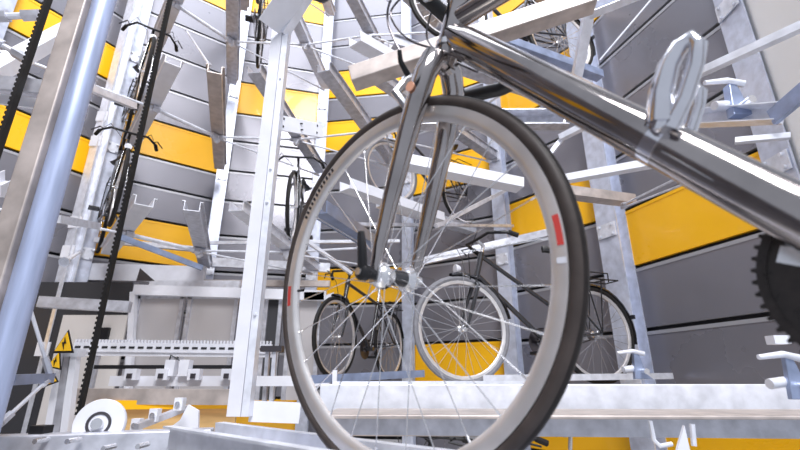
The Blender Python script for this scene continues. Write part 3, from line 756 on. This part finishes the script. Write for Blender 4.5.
b = MB(); b.tube([(.29, .0, -.02), (.268, .0, -.019)], .003, 'black', 6); b.build('valve', fw)
# fork
hx, hz = -.090, .378
b = MB()
for s in (-1, 1):
    pts = [(hx, s*.006, hz+.012), (hx+.002, s*.028, hz+.006), (hx+.006, s*.043, hz-.03), (-.058, s*.05, .24), (-.030, s*.052, .13), (-.010, s*.052, .05), (0, s*.05, .006)]
    b.tube(pts, [.021, .022, .021, .0185, .015, .0115, .009], 'titan', 14)
b.tube([(hx-.002, 0, hz+.0), (hx-.010, 0, hz+.04)], .0205, 'titan', 16)
fk = b.build('fork', bike, smooth=True)
for s in (-1, 1):
    b = MB(); b.extrude([(-.012, -.014), (.010, -.016), (.014, .0), (.010, .02), (-.008, .03), (-.014, .01)], (0, s*.046, 0), (0, s*.053, 0), 'silver', up=(0, 0, 1)); b.build('dropout', fk, bevel=.002)
b = MB(); b.lathe([(.0, 0), (.009, 0), (.009, .002), (0, .002)], (hx+.016, .0675, hz-.062), (0, 1, 0), 'badge', 20, closed=False); b.build('badge', fk)
# skewer lever
b = MB(); b.lathe([(0, .053), (.010, .053), (.010, .066), (.014, .070), (.014, .082), (.010, .086), (0, .087)], (0, 0, 0), (0, 1, 0), 'black', 16, closed=False)
b.tube([(0, .078, 0), (-.004, .084, .02), (-.002, .086, .045), (.002, .086, .066)], [.0085, .008, .0075, .006], 'black', 8)
b.lathe([(0, .0865), (.006, .0865), (.006, .089), (0, .089)], (0, 0, 0), (0, 1, 0), 'silver', 12, closed=False)
qr = b.build('quick_release_lever', bike, smooth=True)
b = MB(); b.lathe([(0, -.053), (.010, -.053), (.010, -.066), (0, -.066)], (0, 0, 0), (0, 1, 0), 'silver', 12, closed=False); b.build('axle_nut', bike, smooth=True)
# frame
hb = V((hx-.012, 0, hz+.045)); ht = V((hx-.034, 0, hz+.125)); BB = V((-.60, 0, -.011))
b = MB()
b.tube([hb, ht], .0215, 'titan', 20)
b.tube([hb+V((-.0, 0, .022)), hb.lerp(BB, .08)+V((0, 0, .018)), BB+V((0, 0, .0))], [.020, .029, .029], 'titan', 24)
b.tube([ht+V((.004, 0, -.035)), V((-.62, 0, .52))], .0185, 'titan', 20)
b.tube([BB, V((-.66, 0, .55))], .017, 'titan', 16)
for s in (-1, 1): b.tube([BB+V((-.02, s*.025, 0)), V((-1.0, s*.06, -.0))], .011, 'titan', 10)
for s in (-1, 1): b.tube([V((-.65, s*.02, .5)), V((-1.0, s*.06, -.0))], .008, 'titan', 10)
b.tube([BB+V((0, -.035, 0)), BB+V((0, .035, 0))], .022, 'titan', 18)
fr = b.build('frame', bike, smooth=True)
b = MB(); b.tube([ht+V((0, 0, -.004)), ht+V((-.004, 0, .012))], .025, 'dark', 20); b.build('headset', bike, smooth=True)
b = MB(); b.tube([hb+V((.002, 0, -.008)), hb+V((.001, 0, .002))], .024, 'silver', 20); b.build('headset', bike, smooth=True)
b = MB(); b.tube([ht+V((-.005, 0, .01)), ht+V((-.012, 0, .045)), ht+V((.09, 0, .06))], .015, 'silver', 12); b.build('stem', bike, smooth=True)
x0, z0 = ht.x+.09, ht.z+.06
pts = []
for s in (-1, 1):
    side = [(x0, s*.03, z0), (x0, s*.17, z0), (x0+.03, s*.20, z0), (x0+.085, s*.205, z0-.015), (x0+.09, s*.21, z0-.07), (x0+.04, s*.212, z0-.115), (x0-.05, s*.213, z0-.125), (x0-.115, s*.213, z0-.118)]
    pts = side[::-1]+pts if s == -1 else pts+side
b = MB(); b.tube(pts, .0155, 'black', 12); hbm = b.build('handlebar', bike, smooth=True)
# caliper brake on the fork crown
b = MB()
c = V((hx+.045, 0, hz-.012))
b.tube([c+V((0, 0, .015)), c+V((.024, .022, .0)), c+V((.03, .042, -.03)), c+V((.012, .024, -.062))], [.008, .011, .010, .008], 'silver', 8)
b.tube([c+V((0, 0, .015)), c+V((.018, -.02, .0)), c+V((.018, -.036, -.03)), c+V((.006, -.020, -.055))], [.007, .008, .007, .006], 'silver', 8)
b.tube([c+V((.02, .02, .01)), c+V((.02, .045, .03)), c+V((.02, .05, .05))], [.006, .005, .004], 'black', 8)
b.tube([V((hx-.01, 0, hz+.012)), c+V((.028, 0, .012))], .006, 'black', 8)
br = b.build('brake_caliper', bike, smooth=True)
for s in (-1, 1):
    b = MB(); b.bar(c+V((-.02, s*.016, -.058)), c+V((.028, s*.016, -.056)), .012, .012, 'dark'); b.build('brake_pad', br, bevel=.002)
# cables
for k, pts in enumerate(([(x0, .05, z0), (x0+.03, .06, z0-.03), (x0+.035, .06, z0-.08), c+V((.02, .05, .05))],
                         [(x0+.01, .03, z0), (x0+.05, .04, z0-.04), (x0+.0, .04, z0-.12), (-.10, .02, .40), (-.15, .022, .36)],
                         [(x0+.01, -.04, z0), (x0+.03, -.05, z0-.05), (x0-.02, -.03, z0-.12), (-.10, -.02, .40), (-.15, -.022, .36)])):
    pv = [V(q) for q in pts]; sm = []
    for i in range(len(pv)-1):
        P0 = pv[max(0, i-1)]; P1 = pv[i]; P2 = pv[i+1]; P3 = pv[min(len(pv)-1, i+2)]
        for j in range(8):
            t = j/8; sm.append(.5*((2*P1)+(-P0+P2)*t+(2*P0-5*P1+4*P2-P3)*t*t+(-P0+3*P1-3*P2+P3)*t**3))
    sm.append(pv[-1])
    b = MB(); b.tube(sm, .0022, 'darks', 6); b.build('cable', bike, smooth=True)
# shift levers on the down tube
dt0 = hb+V((0, 0, .022))
s0 = dt0.lerp(BB, .65)
ax = (BB-dt0).normalized(); nrm = V((-ax.z, 0, ax.x)); nrm = nrm if nrm.z > 0 else -nrm
b = MB(); b.tube([s0-ax*.009, s0+ax*.009], .030, 'chrome', 24); cb = b.build('shifter_clamp', bike, smooth=True)
for s in (-1, 1):
    b = MB(); q = s0+nrm*.012+V((0, s*.034, 0))
    b.lathe([(0, -.012), (.010, -.012), (.012, 0), (.009, .010), (0, .012)], q, (0, 1, 0), 'chrome', 20, closed=False)
    h_ = 1.0 if s > 0 else .72
    ax_, nrm_ = ax, nrm; nrm = nrm_-ax_*.42
    b.tube([q, q+(nrm*.03-ax*.010)*h_, q+(nrm*.060-ax*.012)*h_, q+(nrm*.084-ax*.006)*h_, q+(nrm*.096+ax*.004)*h_, q+(nrm*.092+ax*.014)*h_, q+(nrm*.07+ax*.018)*h_, q+(nrm*.035+ax*.018)*h_, q+nrm*.0+ax*.012], [.016, .0135, .0115, .0095, .009, .009, .009, .009, .010], 'chrome', 14)
    nrm = nrm_
    b.build('shift_lever', cb, smooth=True)
# bare cables under the down tube
for s in (-1, 1):
    b = MB(); b.tube([s0-nrm*.012+V((0, s*.03, 0))+ax*.02, BB+V((0, s*.012, -.02))], .0009, 'spoke', 5); b.build('shift_cable', bike)
# cranks
b = MB(); cc = BB+V((0, -.045, 0)); nT = 50; prof = []
vs = []; fs = []
for i in range(nT*4):
    t = 2*PI*i/(nT*4); rr = .097 if i % 4 in (0, 1) else .1065
    if i % 4 == 3: rr = .1065
    for y in (-.002, .002): vs += [cc+V((rr*math.cos(t), y, rr*math.sin(t))), cc+V((.056*math.cos(t), y, .056*math.sin(t)))]
n4 = nT*4
for i in range(n4):
    j = (i+1) % n4
    fs += [[4*i, 4*j, 4*j+1, 4*i+1], [4*i+2, 4*i+3, 4*j+3, 4*j+2], [4*i, 4*i+2, 4*j+2, 4*j], [4*i+1, 4*j+1, 4*j+3, 4*i+3]]
b.add(vs, fs, 'chain')
for k in range(5):
    t = 2*PI*k/5+.3; b.bar(cc, cc+V((.085*math.cos(t), 0, .085*math.sin(t))), .018, .005, 'silver', up=(0, 1, 0))
cr = b.build('chainring', bike)
b = MB(); n_ = 84
for i in range(n_):
    t = PI*.5+PI*i/n_*1.0-0*PI; tt = PI/2-PI*i/n_
    p_ = cc+V((.097*math.cos(tt), .006, .097*math.sin(tt)))
    tg = V((-math.sin(tt), 0, math.cos(tt)))
    b.bar(p_-tg*.0022, p_+tg*.0022, .009, .0085, 'chain', up=(math.cos(tt), 0, math.sin(tt)))
b.tube([cc+V((0, 0, .1)), V((-1.0, -.045, .03))], .0045, 'chain', 6); b.tube([cc+V((0, 0, -.1)), V((-1.0, -.045, -.03))], .0045, 'chain', 6)
b.build('chain', cr)
for s, t in ((1, 2.6), (-1, 2.1)):
    b = MB(); q = BB+V((.17*math.cos(t), s*.07, .17*math.sin(t))) if s < 0 else BB+V((-.16, .07, -.06)); b.tube([BB+V((0, s*.055, 0)), q], [.014, .010], 'silver', 10); b.build('crank_arm', bike, smooth=True)
wheel(bike, 'rear_wheel', (-1.0, 0, 0), .335, 'tyre', .0125, 48, False, 28)
b = MB(); b.tube([V((-.66, 0, .55)), V((-.70, 0, .68))], .0135, 'silver', 12); b.build('seat_post', bike, smooth=True)
